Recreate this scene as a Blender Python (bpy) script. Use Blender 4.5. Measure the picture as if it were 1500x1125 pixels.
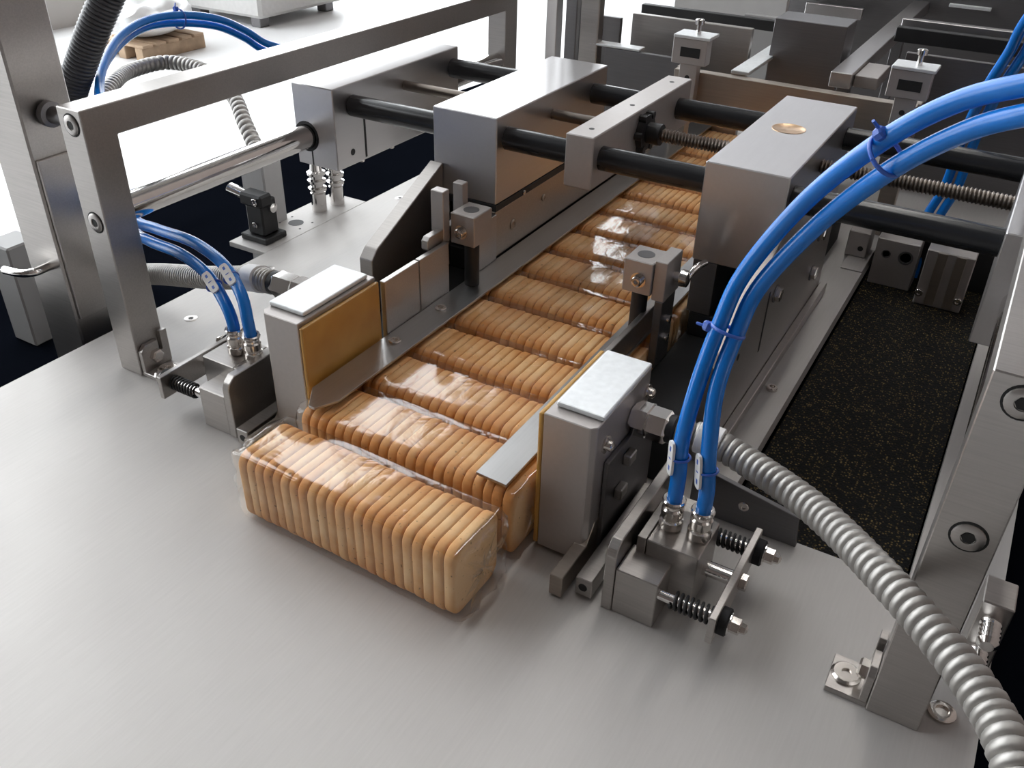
import bpy, bmesh, math, random
from mathutils import Vector, Matrix, noise
random.seed(7)
for o in list(bpy.data.objects): bpy.data.objects.remove(o)
SC = bpy.context.scene
COL = SC.collection
S = 0.01            # everything below is written in centimetres
PI = math.pi

# ------------------------------------------------------------------ camera, world, light
cd = bpy.data.cameras.new('camera'); cam = bpy.data.objects.new('camera', cd); COL.objects.link(cam)
cd.sensor_fit = 'HORIZONTAL'; cd.sensor_width = 36.0; cd.lens = 1312.2256 * 36.0 / 1500.0
cd.clip_start = 0.01; cd.clip_end = 100
R0 = (0.8625526, 0.50541864, 0.02355876); R1 = (0.29503691, -0.46459501, -0.83492796); R2 = (-0.41104287, 0.72711999, -0.54985479)
cam.matrix_world = Matrix(((R0[0], -R1[0], -R2[0], 25.2387*S), (R0[1], -R1[1], -R2[1], -26.3565*S), (R0[2], -R1[2], -R2[2], 35.6161*S), (0, 0, 0, 1)))
SC.camera = cam
W = bpy.data.worlds.new('world'); SC.world = W; W.use_nodes = True
W.node_tree.nodes['Background'].inputs[0].default_value = (0.9, 0.95, 1.0, 1)
W.node_tree.nodes['Background'].inputs[1].default_value = 1.0
WINDOW_STRENGTH = 4.5
FILL_STRENGTH = 12.0
SC.view_settings.view_transform = 'Standard'
try: SC.view_settings.look = 'None'
except Exception: pass
SC.view_settings.gamma = 1.0
SC.view_settings.use_curve_mapping = False
SC.view_settings.exposure = 0.4

# ------------------------------------------------------------------ materials
MATS = {}
def newmat(name):
    m = bpy.data.materials.new(name); m.use_nodes = True; MATS[name] = m
    nt = m.node_tree; return m, nt, nt.nodes['Principled BSDF']
def lk(nt, a, ao, b, bi): nt.links.new(a.outputs[ao], b.inputs[bi])
def coords(nt, scale, kind='Object'):
    tc = nt.nodes.new('ShaderNodeTexCoord'); mp = nt.nodes.new('ShaderNodeMapping')
    mp.inputs['Scale'].default_value = scale; lk(nt, tc, kind, mp, 'Vector'); return mp
def ramp(nt, src, out, stops):
    r = nt.nodes.new('ShaderNodeValToRGB'); e = r.color_ramp.elements
    e[0].position, e[0].color = stops[0][0], (*stops[0][1], 1); e[1].position, e[1].color = stops[-1][0], (*stops[-1][1], 1)
    for p, c in stops[1:-1]:
        n = e.new(p); n.color = (*c, 1)
    lk(nt, src, out, r, 'Fac'); return r
def metal(name, col, rough, metallic=1.0, grain=(30, 900, 900), var=0.12, bump=0.02, rvar=0.08):
    m, nt, b = newmat(name)
    mp = coords(nt, grain); n = nt.nodes.new('ShaderNodeTexNoise'); n.inputs['Scale'].default_value = 1.0; n.inputs['Detail'].default_value = 4
    lk(nt, mp, 'Vector', n, 'Vector')
    mp2 = coords(nt, (9, 9, 9)); n2 = nt.nodes.new('ShaderNodeTexNoise'); n2.inputs['Scale'].default_value = 2.0; n2.inputs['Detail'].default_value = 3
    lk(nt, mp2, 'Vector', n2, 'Vector')
    mx = nt.nodes.new('ShaderNodeMath'); mx.operation = 'MULTIPLY_ADD'; mx.inputs[1].default_value = 0.5
    lk(nt, n, 'Fac', mx, 0)
    h = nt.nodes.new('ShaderNodeMath'); h.operation = 'MULTIPLY'; h.inputs[1].default_value = 0.5; lk(nt, n2, 'Fac', h, 0); lk(nt, h, 'Value', mx, 2)
    lo = tuple(max(0, c*(1-var)) for c in col); hi = tuple(min(1, c*(1+var)) for c in col)
    r = ramp(nt, mx, 'Value', [(0.3, lo), (0.7, hi)]); lk(nt, r, 'Color', b, 'Base Color')
    mr = nt.nodes.new('ShaderNodeMapRange'); mr.inputs['To Min'].default_value = max(0.02, rough-rvar); mr.inputs['To Max'].default_value = rough+rvar
    lk(nt, n2, 'Fac', mr, 'Value'); lk(nt, mr, 'Result', b, 'Roughness')
    b.inputs['Metallic'].default_value = metallic
    if bump:
        bp = nt.nodes.new('ShaderNodeBump'); bp.inputs['Strength'].default_value = bump; bp.inputs['Distance'].default_value = 0.001
        lk(nt, n, 'Fac', bp, 'Height'); lk(nt, bp, 'Normal', b, 'Normal')
    return m
def plain(name, col, rough=0.6, metallic=0.0, var=0.1, nscale=40, spec=None):
    m, nt, b = newmat(name)
    mp = coords(nt, (nscale,)*3); n = nt.nodes.new('ShaderNodeTexNoise'); n.inputs['Scale'].default_value = 1.0; n.inputs['Detail'].default_value = 4
    lk(nt, mp, 'Vector', n, 'Vector')
    r = ramp(nt, n, 'Fac', [(0.3, tuple(c*(1-var) for c in col)), (0.7, tuple(min(1, c*(1+var)) for c in col))])
    lk(nt, r, 'Color', b, 'Base Color'); b.inputs['Roughness'].default_value = rough; b.inputs['Metallic'].default_value = metallic
    if spec is not None: b.inputs['Specular IOR Level'].default_value = spec
    return m
STEEL = metal('brushed_stainless', (0.47, 0.445, 0.425), 0.36)
TABLE = metal('worktop_stainless', (0.50, 0.482, 0.465), 0.57, metallic=0.42, grain=(700, 40, 700), var=0.05, bump=0.015)
ALU = metal('anodised_aluminium', (0.58, 0.565, 0.565), 0.34, metallic=1.0, grain=(400, 30, 400), var=0.03, bump=0, rvar=0.02)
ALUW = metal('pale_machined_aluminium', (0.47, 0.44, 0.425), 0.45, metallic=0.75, grain=(300, 300, 300), var=0.04, bump=0.005)
GALV = metal('galvanised_sheet', (0.80, 0.82, 0.83), 0.5, metallic=0.6, grain=(250, 250, 250), var=0.10, bump=0.03)
CHROME = metal('chrome', (0.78, 0.76, 0.74), 0.12, grain=(50, 50, 50), var=0.05, bump=0, rvar=0.03)
NICKEL = metal('nickel_plate', (0.70, 0.66, 0.62), 0.18, grain=(50, 50, 50), var=0.06, bump=0, rvar=0.04)
DARKSTEEL = metal('dark_steel_plate', (0.20, 0.195, 0.20), 0.42, metallic=0.9, var=0.1)
RAILSTEEL = metal('grey_rail_steel', (0.48, 0.475, 0.47), 0.30, grain=(700, 20, 700), var=0.06)
BROWNSTEEL = metal('warm_steel', (0.46, 0.41, 0.36), 0.40, grain=(20, 600, 600), var=0.12)
SPINDLE = metal('oiled_spindle_steel', (0.22, 0.19, 0.165), 0.35, grain=(60, 60, 60), var=0.1)
BRONZE = metal('bronze', (0.72, 0.50, 0.32), 0.35, grain=(60, 60, 60), var=0.2)
BLACKROD = plain('black_coated_rod', (0.018, 0.019, 0.021), 0.22, var=0.15)
BLACK = plain('black_plastic', (0.012, 0.012, 0.013), 0.5, var=0.2)
RUBBER = plain('black_rubber', (0.010, 0.010, 0.011), 0.75, var=0.2)
NAVY = plain('dark_navy_panel', (0.004, 0.005, 0.008), 0.75, var=0.15, nscale=8, spec=0.0)
BLUE = plain('blue_polyurethane', (0.004, 0.175, 0.62), 0.24, var=0.06)
BLUETIE = plain('blue_nylon', (0.04, 0.12, 0.50), 0.35, var=0.1)
WHITEPL = plain('white_plastic', (0.78, 0.77, 0.76), 0.45, var=0.05)
PALEPANEL = plain('pale_grey_paint', (0.55, 0.54, 0.53), 0.5, var=0.04)
GREYPAINT = plain('grey_paint', (0.34, 0.335, 0.33), 0.5, var=0.05, nscale=10)
CONDUIT = metal('grey_conduit_metal', (0.40, 0.385, 0.365), 0.46, metallic=0.7, grain=(150, 150, 150), var=0.16, bump=0)
BLACKCON = plain('black_corrugated_plastic', (0.07, 0.07, 0.075), 0.35, var=0.15)
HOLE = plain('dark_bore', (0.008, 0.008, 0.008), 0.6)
CONCRETE = plain('light_floor_paint', (0.72, 0.72, 0.72), 0.45, var=0.05, nscale=1.2)
WALLP = plain('wall_paint', (0.52, 0.50, 0.48), 0.8, var=0.04, nscale=2)
WALLB = plain('grey_wall_paint', (0.60, 0.60, 0.62), 0.8, var=0.05, nscale=2)
WALLD = plain('dark_wall_paint', (0.13, 0.105, 0.095), 0.85, var=0.05, nscale=2)
CEILP = plain('ceiling_paint', (0.14, 0.133, 0.13), 0.85, var=0.05, nscale=2)
WOOD = plain('pallet_wood', (0.42, 0.30, 0.20), 0.75, var=0.25, nscale=12)
SACK = plain('white_wrap', (0.80, 0.80, 0.80), 0.5, var=0.06, nscale=10)

def amber():
    m, nt, b = newmat('amber_glass_cloth')
    mp = coords(nt, (20, 20, 20)); n = nt.nodes.new('ShaderNodeTexNoise'); n.inputs['Scale'].default_value = 1.0; n.inputs['Detail'].default_value = 3
    lk(nt, mp, 'Vector', n, 'Vector')
    r = ramp(nt, n, 'Fac', [(0.3, (0.44, 0.22, 0.045)), (0.55, (0.58, 0.33, 0.085)), (0.75, (0.68, 0.42, 0.13))])
    lk(nt, r, 'Color', b, 'Base Color'); b.inputs['Roughness'].default_value = 0.3
    return m
AMBER = amber()
def belt():
    m, nt, b = newmat('speckled_black_belt')
    mp = coords(nt, (1, 1, 1)); v = nt.nodes.new('ShaderNodeTexVoronoi'); v.inputs['Scale'].default_value = 620
    n = nt.nodes.new('ShaderNodeTexNoise'); n.inputs['Scale'].default_value = 260; n.inputs['Detail'].default_value = 2
    lk(nt, mp, 'Vector', v, 'Vector'); lk(nt, mp, 'Vector', n, 'Vector')
    sep = nt.nodes.new('ShaderNodeSeparateColor'); lk(nt, v, 'Color', sep, 'Color')
    r1 = ramp(nt, sep, 'Red', [(0.58, (0, 0, 0)), (0.72, (1, 1, 1))])
    r2 = ramp(nt, v, 'Distance', [(0.25, (1, 1, 1)), (0.5, (0, 0, 0))])
    mul = nt.nodes.new('ShaderNodeMath'); mul.operation = 'MULTIPLY'; lk(nt, r1, 'Color', mul, 0); lk(nt, r2, 'Color', mul, 1)
    mix = nt.nodes.new('ShaderNodeMix'); mix.data_type = 'RGBA'; mix.inputs['A'].default_value = (0.006, 0.006, 0.006, 1)
    rc = ramp(nt, n, 'Fac', [(0.35, (0.06, 0.043, 0.014)), (0.65, (0.28, 0.20, 0.075))])
    lk(nt, rc, 'Color', mix, 'B'); lk(nt, mul, 'Value', mix, 'Factor')
    lk(nt, mix, 'Result', b, 'Base Color'); b.inputs['Roughness'].default_value = 0.7; b.inputs['Specular IOR Level'].default_value = 0.15
    bp = nt.nodes.new('ShaderNodeBump'); bp.inputs['Strength'].default_value = 0.5; bp.inputs['Distance'].default_value = 0.001
    lk(nt, v, 'Distance', bp, 'Height'); lk(nt, bp, 'Normal', b, 'Normal')
    return m
BELT = belt()
def biscuit_mat():
    m, nt, b = newmat('baked_biscuit')
    tc = nt.nodes.new('ShaderNodeTexCoord')
    # browning grows toward the rounded corners of the biscuit
    sub = nt.nodes.new('ShaderNodeVectorMath'); sub.operation = 'SUBTRACT'; sub.inputs[1].default_value = (0.5, 0.5, 0.5); lk(nt, tc, 'Generated', sub, 0)
    sx = nt.nodes.new('ShaderNodeSeparateXYZ'); lk(nt, sub, 'Vector', sx, 'Vector')
    cm = nt.nodes.new('ShaderNodeCombineXYZ'); lk(nt, sx, 'Y', cm, 'Y'); lk(nt, sx, 'Z', cm, 'Z')
    ln = nt.nodes.new('ShaderNodeVectorMath'); ln.operation = 'LENGTH'; lk(nt, cm, 'Vector', ln, 0)
    oi = nt.nodes.new('ShaderNodeObjectInfo')
    ad = nt.nodes.new('ShaderNodeVectorMath'); ad.operation = 'MULTIPLY_ADD'; ad.inputs[1].default_value = (1, 1, 1)
    lk(nt, tc, 'Object', ad, 0); lk(nt, oi, 'Random', ad, 2)
    n = nt.nodes.new('ShaderNodeTexNoise'); n.inputs['Scale'].default_value = 90; n.inputs['Detail'].default_value = 5; lk(nt, ad, 'Vector', n, 'Vector')
    f = nt.nodes.new('ShaderNodeMath'); f.operation = 'MULTIPLY_ADD'; f.inputs[1].default_value = 0.22; lk(nt, n, 'Fac', f, 0); lk(nt, ln, 'Value', f, 2)
    rv = nt.nodes.new('ShaderNodeMath'); rv.operation = 'MULTIPLY_ADD'; rv.inputs[1].default_value = 0.10; lk(nt, oi, 'Random', rv, 0); lk(nt, f, 'Value', rv, 2)
    r = ramp(nt, rv, 'Value', [(0.60, (0.88, 0.60, 0.32)), (0.70, (0.80, 0.46, 0.20)), (0.82, (0.68, 0.31, 0.10))])
    # small dark seeds and bran flecks
    v = nt.nodes.new('ShaderNodeTexNoise'); v.inputs['Scale'].default_value = 420; lk(nt, ad, 'Vector', v, 'Vector')
    vr = ramp(nt, v, 'Fac', [(0.68, (0, 0, 0)), (0.76, (1, 1, 1))])
    mx = nt.nodes.new('ShaderNodeMix'); mx.data_type = 'RGBA'; lk(nt, r, 'Color', mx, 'A'); mx.inputs['B'].default_value = (0.30, 0.16, 0.07, 1); lk(nt, vr, 'Color', mx, 'Factor')
    lk(nt, mx, 'Result', b, 'Base Color'); b.inputs['Roughness'].default_value = 0.75; b.inputs['Specular IOR Level'].default_value = 0.25
    bp = nt.nodes.new('ShaderNodeBump'); bp.inputs['Strength'].default_value = 0.35; bp.inputs['Distance'].default_value = 0.0012
    lk(nt, n, 'Fac', bp, 'Height'); lk(nt, bp, 'Normal', b, 'Normal')
    return m
BISCUIT = biscuit_mat()
def film():
    m, nt, b = newmat('clear_film'); nt.nodes.remove(b)
    out = nt.nodes['Material Output']
    mp = coords(nt, (1, 1, 1)); n = nt.nodes.new('ShaderNodeTexNoise'); n.inputs['Scale'].default_value = 45; n.inputs['Detail'].default_value = 3; n.inputs['Distortion'].default_value = 1.2
    lk(nt, mp, 'Vector', n, 'Vector')
    bp = nt.nodes.new('ShaderNodeBump'); bp.inputs['Strength'].default_value = 0.12; bp.inputs['Distance'].default_value = 0.0016; lk(nt, n, 'Fac', bp, 'Height')
    tr = nt.nodes.new('ShaderNodeBsdfTransparent'); tr.inputs['Color'].default_value = (0.97, 0.96, 0.95, 1)
    gl = nt.nodes.new('ShaderNodeBsdfGlossy'); gl.inputs['Roughness'].default_value = 0.08; gl.inputs['Color'].default_value = (1, 1, 1, 1)
    lk(nt, bp, 'Normal', gl, 'Normal')
    fr = nt.nodes.new('ShaderNodeLayerWeight'); fr.inputs['Blend'].default_value = 0.5; lk(nt, bp, 'Normal', fr, 'Normal')
    pw = nt.nodes.new('ShaderNodeMath'); pw.operation = 'POWER'; pw.inputs[1].default_value = 4.5; lk(nt, fr, 'Facing', pw, 0)
    mu = nt.nodes.new('ShaderNodeMath'); mu.operation = 'MULTIPLY_ADD'; mu.inputs[1].default_value = 0.75; mu.inputs[2].default_value = 0.058; mu.use_clamp = True; lk(nt, pw, 'Value', mu, 0)
    mx = nt.nodes.new('ShaderNodeMixShader'); lk(nt, mu, 'Value', mx, 'Fac'); lk(nt, tr, 'BSDF', mx, 1); lk(nt, gl, 'BSDF', mx, 2)
    lk(nt, mx, 'Shader', out, 'Surface')
    return m
FILM = film()
def emit(name, col, strength):
    m, nt, b = newmat(name); b.inputs['Base Color'].default_value = (*col, 1)
    b.inputs['Emission Color'].default_value = (*col, 1); b.inputs['Emission Strength'].default_value = strength
    return m
PANE = emit('daylit_window_pane', (0.93, 0.97, 1.0), WINDOW_STRENGTH)
FILL_LIGHT = emit('fill_lamp_diffuser', (1.0, 0.97, 0.93), FILL_STRENGTH)  # glow of the added overhead fill lamps

# ------------------------------------------------------------------ geometry helpers (centimetres)
def box(bm, x0, x1, y0, y1, z0, z1, bev=0.0, seg=1):
    t = bmesh.new() if bev else bm
    if x0 > x1: x0, x1 = x1, x0
    v = [t.verts.new(p) for p in ((x0,y0,z0),(x1,y0,z0),(x1,y1,z0),(x0,y1,z0),(x0,y0,z1),(x1,y0,z1),(x1,y1,z1),(x0,y1,z1))]
    for f in ((0,3,2,1),(4,5,6,7),(0,1,5,4),(1,2,6,5),(2,3,7,6),(3,0,4,7)): t.faces.new([v[i] for i in f])
    if bev:
        bmesh.ops.bevel(t, geom=list(t.edges), offset=bev, segments=seg, affect='EDGES', profile=0.5)
        merge(bm, t)
    return bm
def merge(bm, t):
    me = bpy.data.meshes.new('tmp'); t.to_mesh(me); t.free(); bm.from_mesh(me); bpy.data.meshes.remove(me)
def frame_of(d):
    d = Vector(d).normalized(); a = Vector((0,0,1)) if abs(d.z) < 0.9 else Vector((1,0,0))
    u = d.cross(a).normalized(); return d, u, d.cross(u).normalized()
def lathe(bm, p, axis, prof, n=20, phase=0.0):
    """prof: list of (distance along the axis, radius); closed at both ends"""
    d, u, w = frame_of(axis); p = Vector(p); rings = []
    for t, r in prof:
        if r <= 1e-6: rings.append([bm.verts.new(p + d*t)])
        else: rings.append([bm.verts.new(p + d*t + (u*math.cos(2*PI*i/n+phase) + w*math.sin(2*PI*i/n+phase))*r) for i in range(n)])
    for a, b in zip(rings, rings[1:]):
        for i in range(n):
            j = (i+1) % n
            if len(a) == 1 and len(b) == 1: break
            if len(a) == 1: bm.faces.new((a[0], b[j], b[i]))
            elif len(b) == 1: bm.faces.new((a[i], a[j], b[0]))
            else: bm.faces.new((a[i], a[j], b[j], b[i]))
    for r in (rings[0], rings[-1]):
        if len(r) > 1: bm.faces.new(r)
    return bm
def cyl(bm, p0, p1, r, n=20, bev=0.0):
    L = (Vector(p1)-Vector(p0)).length; ax = Vector(p1)-Vector(p0)
    prof = [(0, r), (L, r)] if not bev else [(0, r-bev), (bev, r), (L-bev, r), (L, r-bev)]
    return lathe(bm, p0, ax, prof, n)
def prism(bm, poly, axis, a0, a1, bev=0.0):
    """poly in the two other axes (cyclic order), pushed from a0 to a1 along axis"""
    t = bmesh.new()
    def P(c, a):
        if axis == 'x': return (a, c[0], c[1])
        if axis == 'y': return (c[0], a, c[1])
        return (c[0], c[1], a)
    A = [t.verts.new(P(c, a0)) for c in poly]; B = [t.verts.new(P(c, a1)) for c in poly]; n = len(poly)
    t.faces.new(A); t.faces.new(B[::-1])
    for i in range(n): t.faces.new((A[i], B[i], B[(i+1) % n], A[(i+1) % n]))
    bmesh.ops.recalc_face_normals(t, faces=list(t.faces))
    if bev: bmesh.ops.bevel(t, geom=list(t.edges), offset=bev, segments=1, affect='EDGES', profile=0.5)
    merge(bm, t); return bm
def spline(pts, step):
    P = [Vector(p) for p in pts]; P = [P[0]*2-P[1]] + P + [P[-1]*2-P[-2]]; out = []
    for i in range(1, len(P)-2):
        a, b, c, d = P[i-1:i+3]
        for k in range(24):
            t = k/24; out.append(0.5*((2*b) + (c-a)*t + (2*a-5*b+4*c-d)*t*t + (3*b-a-3*c+d)*t**3))
    out.append(P[-2])
    res = [out[0]]; acc = 0
    for a, b in zip(out, out[1:]):
        L = (b-a).length; s = step-acc
        while s <= L: res.append(a.lerp(b, s/L)); s += step
        acc = L-(s-step)
    if (res[-1]-out[-1]).length > step*0.3: res.append(out[-1])
    return res
def sweep(bm, path, rad, n=14):
    """rad: number or function of ring index"""
    rings = []; up = None
    for i, p in enumerate(path):
        d = (path[min(i+1, len(path)-1)]-path[max(i-1, 0)]).normalized()
        if up is None: up = frame_of(d)[1]
        u = (up - d*up.dot(d)).normalized(); w = d.cross(u); up = u
        r = rad(i) if callable(rad) else rad
        rings.append([bm.verts.new(p+(u*math.cos(2*PI*k/n)+w*math.sin(2*PI*k/n))*r) for k in range(n)])
    for a, b in zip(rings, rings[1:]):
        for k in range(n): bm.faces.new((a[k], a[(k+1) % n], b[(k+1) % n], b[k]))
    bm.faces.new(rings[0]); bm.faces.new(rings[-1]); return bm
def conduit_mesh(bm, pts, r, pitch, n=16, depth=0.16):
    per = 6; path = spline(pts, pitch/per)
    prof = (0.0, 0.72, 0.95, 1.0, 0.95, 0.72)
    return sweep(bm, path, lambda i: r*(1-depth) + r*depth*prof[i % per], n)
def hexring(bm, p, axis, r, h): return lathe(bm, p, axis, [(0, r*0.93), (h*0.12, r), (h*0.88, r), (h, r*0.93)], 6)
def socket(bm, c, axis, r, h=0.12):
    """flat screw head with a hexagon socket sunk into it; c is on the surface"""
    lathe(bm, c, axis, [(0, r), (h*0.7, r), (h, r*0.88), (h, r*0.5), (-h*0.6+h, r*0.46), (h*0.4, 0)], 18)
    return bm

BASE = {}
def tag(o, label, cat, group=None):
    o['label'] = label; o['category'] = cat
    if group: o['group'] = group
    return o
def thing(name, label, cat, base, group=None):
    o = bpy.data.objects.new(name, None); COL.objects.link(o); o.empty_display_size = 0.01
    o.location = Vector(base)*S; BASE[o.name] = Vector(base); return tag(o, label, cat, group)
def rootbase(p):
    while p.parent: p = p.parent
    return BASE[p.name]
def obj(name, bm, mat, parent=None, smooth=None, base=None):
    """one mesh object; vertices come in world centimetres"""
    bmesh.ops.recalc_face_normals(bm, faces=list(bm.faces))
    if parent: off = rootbase(parent)
    else:
        if base is None:
            xs = [v.co for v in bm.verts]; base = ((min(v.x for v in xs)+max(v.x for v in xs))/2, (min(v.y for v in xs)+max(v.y for v in xs))/2, min(v.z for v in xs))
        off = Vector(base)
    for v in bm.verts: v.co = (v.co-off)*S
    me = bpy.data.meshes.new(name); bm.to_mesh(me); bm.free(); me.materials.append(mat)
    if smooth:
        for p in me.polygons: p.use_smooth = True
        try: me.set_sharp_from_angle(angle=math.radians(smooth))
        except Exception: pass
    o = bpy.data.objects.new(name, me); COL.objects.link(o)
    if parent: o.parent = parent
    else: o.location = off*S; BASE[o.name] = off
    return o
def B(): return bmesh.new()
def bxo(name, mat, parent, *d, bev=0.04, seg=1): return obj(name, box(B(), *d, bev=bev, seg=seg), mat, parent)
def scr(parent, c, axis, r, mat=None, h=0.12, name='screw'): return obj(name, socket(B(), c, axis, r, h), mat or NICKEL, parent, 40)
def bore(parent, c, axis, r, name='hole'): return obj(name, lathe(B(), Vector(c), axis, [(0.0, r), (0.015, r)], 18), HOLE, parent)
def struct(o): o['kind'] = 'structure'; return o

# ------------------------------------------------------------------ the hall
struct(obj('floor', box(B(), -520, 700, -700, 1300, -96, -90), CONCRETE))
struct(obj('ceiling', box(B(), -520, 700, -700, 1300, 650, 660), CEILP))
struct(obj('wall_back', box(B(), -520, 700, 1300, 1320, -90, 650), WALLB))
struct(obj('wall_right', box(B(), 220, 240, -700, 1320, -90, 650), WALLD))
struct(obj('wall_front', box(B(), -520, 720, -720, -700, -90, 650), WALLD))
bm = B()
WIN = [(-330, -120), (-60, 380), (440, 880), (920, 1260)]
box(bm, -520, -500, -700, 1300, -90, -70); box(bm, -520, -500, -700, 1300, 640, 650)
edges = [-700] + [e for w in WIN for e in w] + [1300]
for a, b in zip(edges[0::2], edges[1::2]): box(bm, -520, -500, a, b, -70, 640)
struct(obj('wall_left', bm, WALLP))
for i, (a, b) in enumerate(WIN):
    bm = B(); box(bm, -512, -500, a, b, -70, -60); box(bm, -512, -500, a, b, 630, 640)
    n = 4
    for k in range(n+1):
        y = a+(b-a-8)*k/n; box(bm, -512, -500, y, y+8, -60, 630)
    for z in (170, 400): box(bm, -512, -501, a, b, z, z+6)
    w = struct(obj('window_%d' % (i+1), bm, GREYPAINT)); w['label'] = 'tall daylit factory window in the left wall'
    for k in range(n):
        y0 = a+(b-a-8)*k/n+8; y1 = a+(b-a-8)*(k+1)/n
        obj('pane', box(B(), -509, -507, y0, y1, -60, 630), PANE, w)

# ------------------------------------------------------------------ machine base and worktop
t = thing('machine_cabinet', 'dark machine cabinet under the steel worktop', 'cabinet', (0, 28, -90))
bxo('body', NAVY, t, -31, 31, -22, 110, -90, -4.0, bev=0.3)
t = thing('worktop', 'brushed stainless steel worktop with a long cutout on the right', 'worktop', (0, 30, -4))
bm = B(); xs = [-31.5, 16.2, 27.0, 31.6]; ys = [-23, 15.2, 60, 112]
for i in range(3):
    for j in range(3):
        if (i, j) == (1, 1): continue
        vs = [bm.verts.new(p) for p in ((xs[i], ys[j], 0), (xs[i+1], ys[j], 0), (xs[i+1], ys[j+1], 0), (xs[i], ys[j+1], 0))]; bm.faces.new(vs)
bmesh.ops.remove_doubles(bm, verts=list(bm.verts), dist=0.001)
r = bmesh.ops.extrude_face_region(bm, geom=list(bm.faces))
for v in [g for g in r['geom'] if isinstance(g, bmesh.types.BMVert)]: v.co.z -= 1.2
obj('plate', bm, TABLE, t)
bxo('front_lip', TABLE, t, -31.5, 31.6, -23, -22.2, -4, -1.2)
for x, y in ((-29.0, 25.2), (-27.9, 15.2), (-29.2, 45.0), (-29.0, 55.0)):
    obj('countersunk_screw', lathe(B(), (x, y, 0.0), (0, 0, 1), [(0, 0.55), (0.03, 0.5), (0.03, 0.22), (0.012, 0.2), (0.012, 0)], 16), STEEL, t, 40)
    obj('hex_socket', lathe(B(), (x, y, 0.014), (0, 0, 1), [(0, 0.2), (0.01, 0.2)], 6), HOLE, t)
bxo('edge_strip', TABLE, t, 14.3, 16.2, 53.6, 59.0, 0.0, 0.12, bev=0.02)
o = obj('conveyor_belt', box(B(), 16.3, 26.9, 15.3, 59.9, -2.2, -1.6), BELT); tag(o, 'black speckled rubber belt lying in the worktop cutout', 'belt')
bm = B(); prism(bm, [(-31.6, -40), (-54, -40), (-57.5, 12), (-61.5, 37), (-62, 66), (-58, 110), (-31.6, 110)], 'z', -9, -6.2)
o = obj('side_deck', bm, NAVY); tag(o, 'dark navy lower deck along the left edge of the worktop', 'deck')
o = obj('side_trough', box(B(), 31.7, 62, -30, 110, -14, -10), NAVY); tag(o, 'dark lower trough along the right edge of the worktop', 'deck')

# ------------------------------------------------------------------ side frames with their guide rods
def side_frame(label, x0, x1, y0, sx, bracket):
    t = thing('gantry', label, 'frame', ((x0+x1)/2, y0+26, 0), 'side frames of the machine')
    xc = (x0+x1)/2; yd = 2.4
    obj('frame_body', prism(B(), [(y0, 0.0), (y0, 19.0), (60.4, 19.0), (60.4, 0.0), (58.0, 0.0), (58.0, 17.0), (y0+yd, 17.0), (y0+yd, 0.0)], 'x', x0, x1, 0.06), STEEL, t)
    for z in (11.6, 18.0): 
        obj('counterbore', lathe(B(), (xc+0.1, y0, z), (0, -1, 0), [(0, 0.74), (0.012, 0.74)], 24), HOLE, t)
        ring = obj('screw', lathe(B(), (xc+0.1, y0-0.012, z), (0, -1, 0), [(0, 0.64), (0.05, 0.64), (0.1, 0.56), (0.1, 0.30), (0.04, 0.28), (0.04, 0)], 20), STEEL, t, 40)
        obj('hex_socket', lathe(B(), (xc+0.1, y0-0.055, z), (0, -1, 0), [(0, 0.28), (0.02, 0.28)], 6), HOLE, ring)
    return t
fl = side_frame('steel side frame on the left with post, beam and socket screws', -26.55, -24.4, 7.35, -1, True)
fr = side_frame('steel side frame at the right edge behind the grey ribbed conduit', 26.75, 29.1, 5.6, 1, True)
def foot(parent, xin, y0, s, t_up):
    # angle bracket on the inner side of a post: base tab, upright slotted tab, bolt
    br = bxo('foot_bracket', STEEL, parent, xin, xin+s*2.0, y0+0.1, y0+2.4, 0.0, 0.32, bev=0.04)
    obj('upright_tab', prism(B(), [(y0+0.1, 0.32), (y0+0.1, 2.0), (y0+0.5, 2.4), (y0+1.6, 2.4), (y0+1.6, 1.5), (y0+1.9, 1.5), (y0+1.9, 2.9), (y0+2.5, 2.9), (y0+2.5, 0.32)], 'x', xin+s*0.03, xin+s*0.4, 0.03), STEEL, br)
    sc = obj('bolt', lathe(B(), (xin+s*1.25, y0+1.3, 0.32), (0, 0, 1), [(0, 0.72), (0.1, 0.72), (0.2, 0.6), (0.2, 0.24), (0.08, 0.22), (0.08, 0)], 20), NICKEL, br, 40)
    obj('hex_bolt', lathe(B(), (xin+s*0.4, y0+1.15, 1.35), (s, 0, 0), [(0, 0.5), (0.35, 0.5), (0.45, 0.4), (0.45, 0)], 6), NICKEL, br)
    return br
foot(fl, -24.4, 7.35, 1, True)
foot(fr, 26.75, 5.6, -1, True)
scr(fl, (-27.1, 9.6, 0.0), (0, 0, 1), 0.5, NICKEL, 0.25, 'bolt')
scr(fr, (29.9, 7.3, 0.0), (0, 0, 1), 0.65, NICKEL, 0.2, 'bolt')
for name, x, z, y0, lab in (('l', -25.45, 11.8, 9.77, 'thick polished guide rod through the far left carriage block'), ('r', 27.9, 11.6, 8.02, 'polished guide rod behind the right frame post')):
    o = obj('guide_rod', cyl(B(), (x, y0, z), (x, 57.98, z), 0.95, 32, 0.05), CHROME, None, 40)
    tag(o, lab, 'rod', 'guide rods along the frames')

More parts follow.
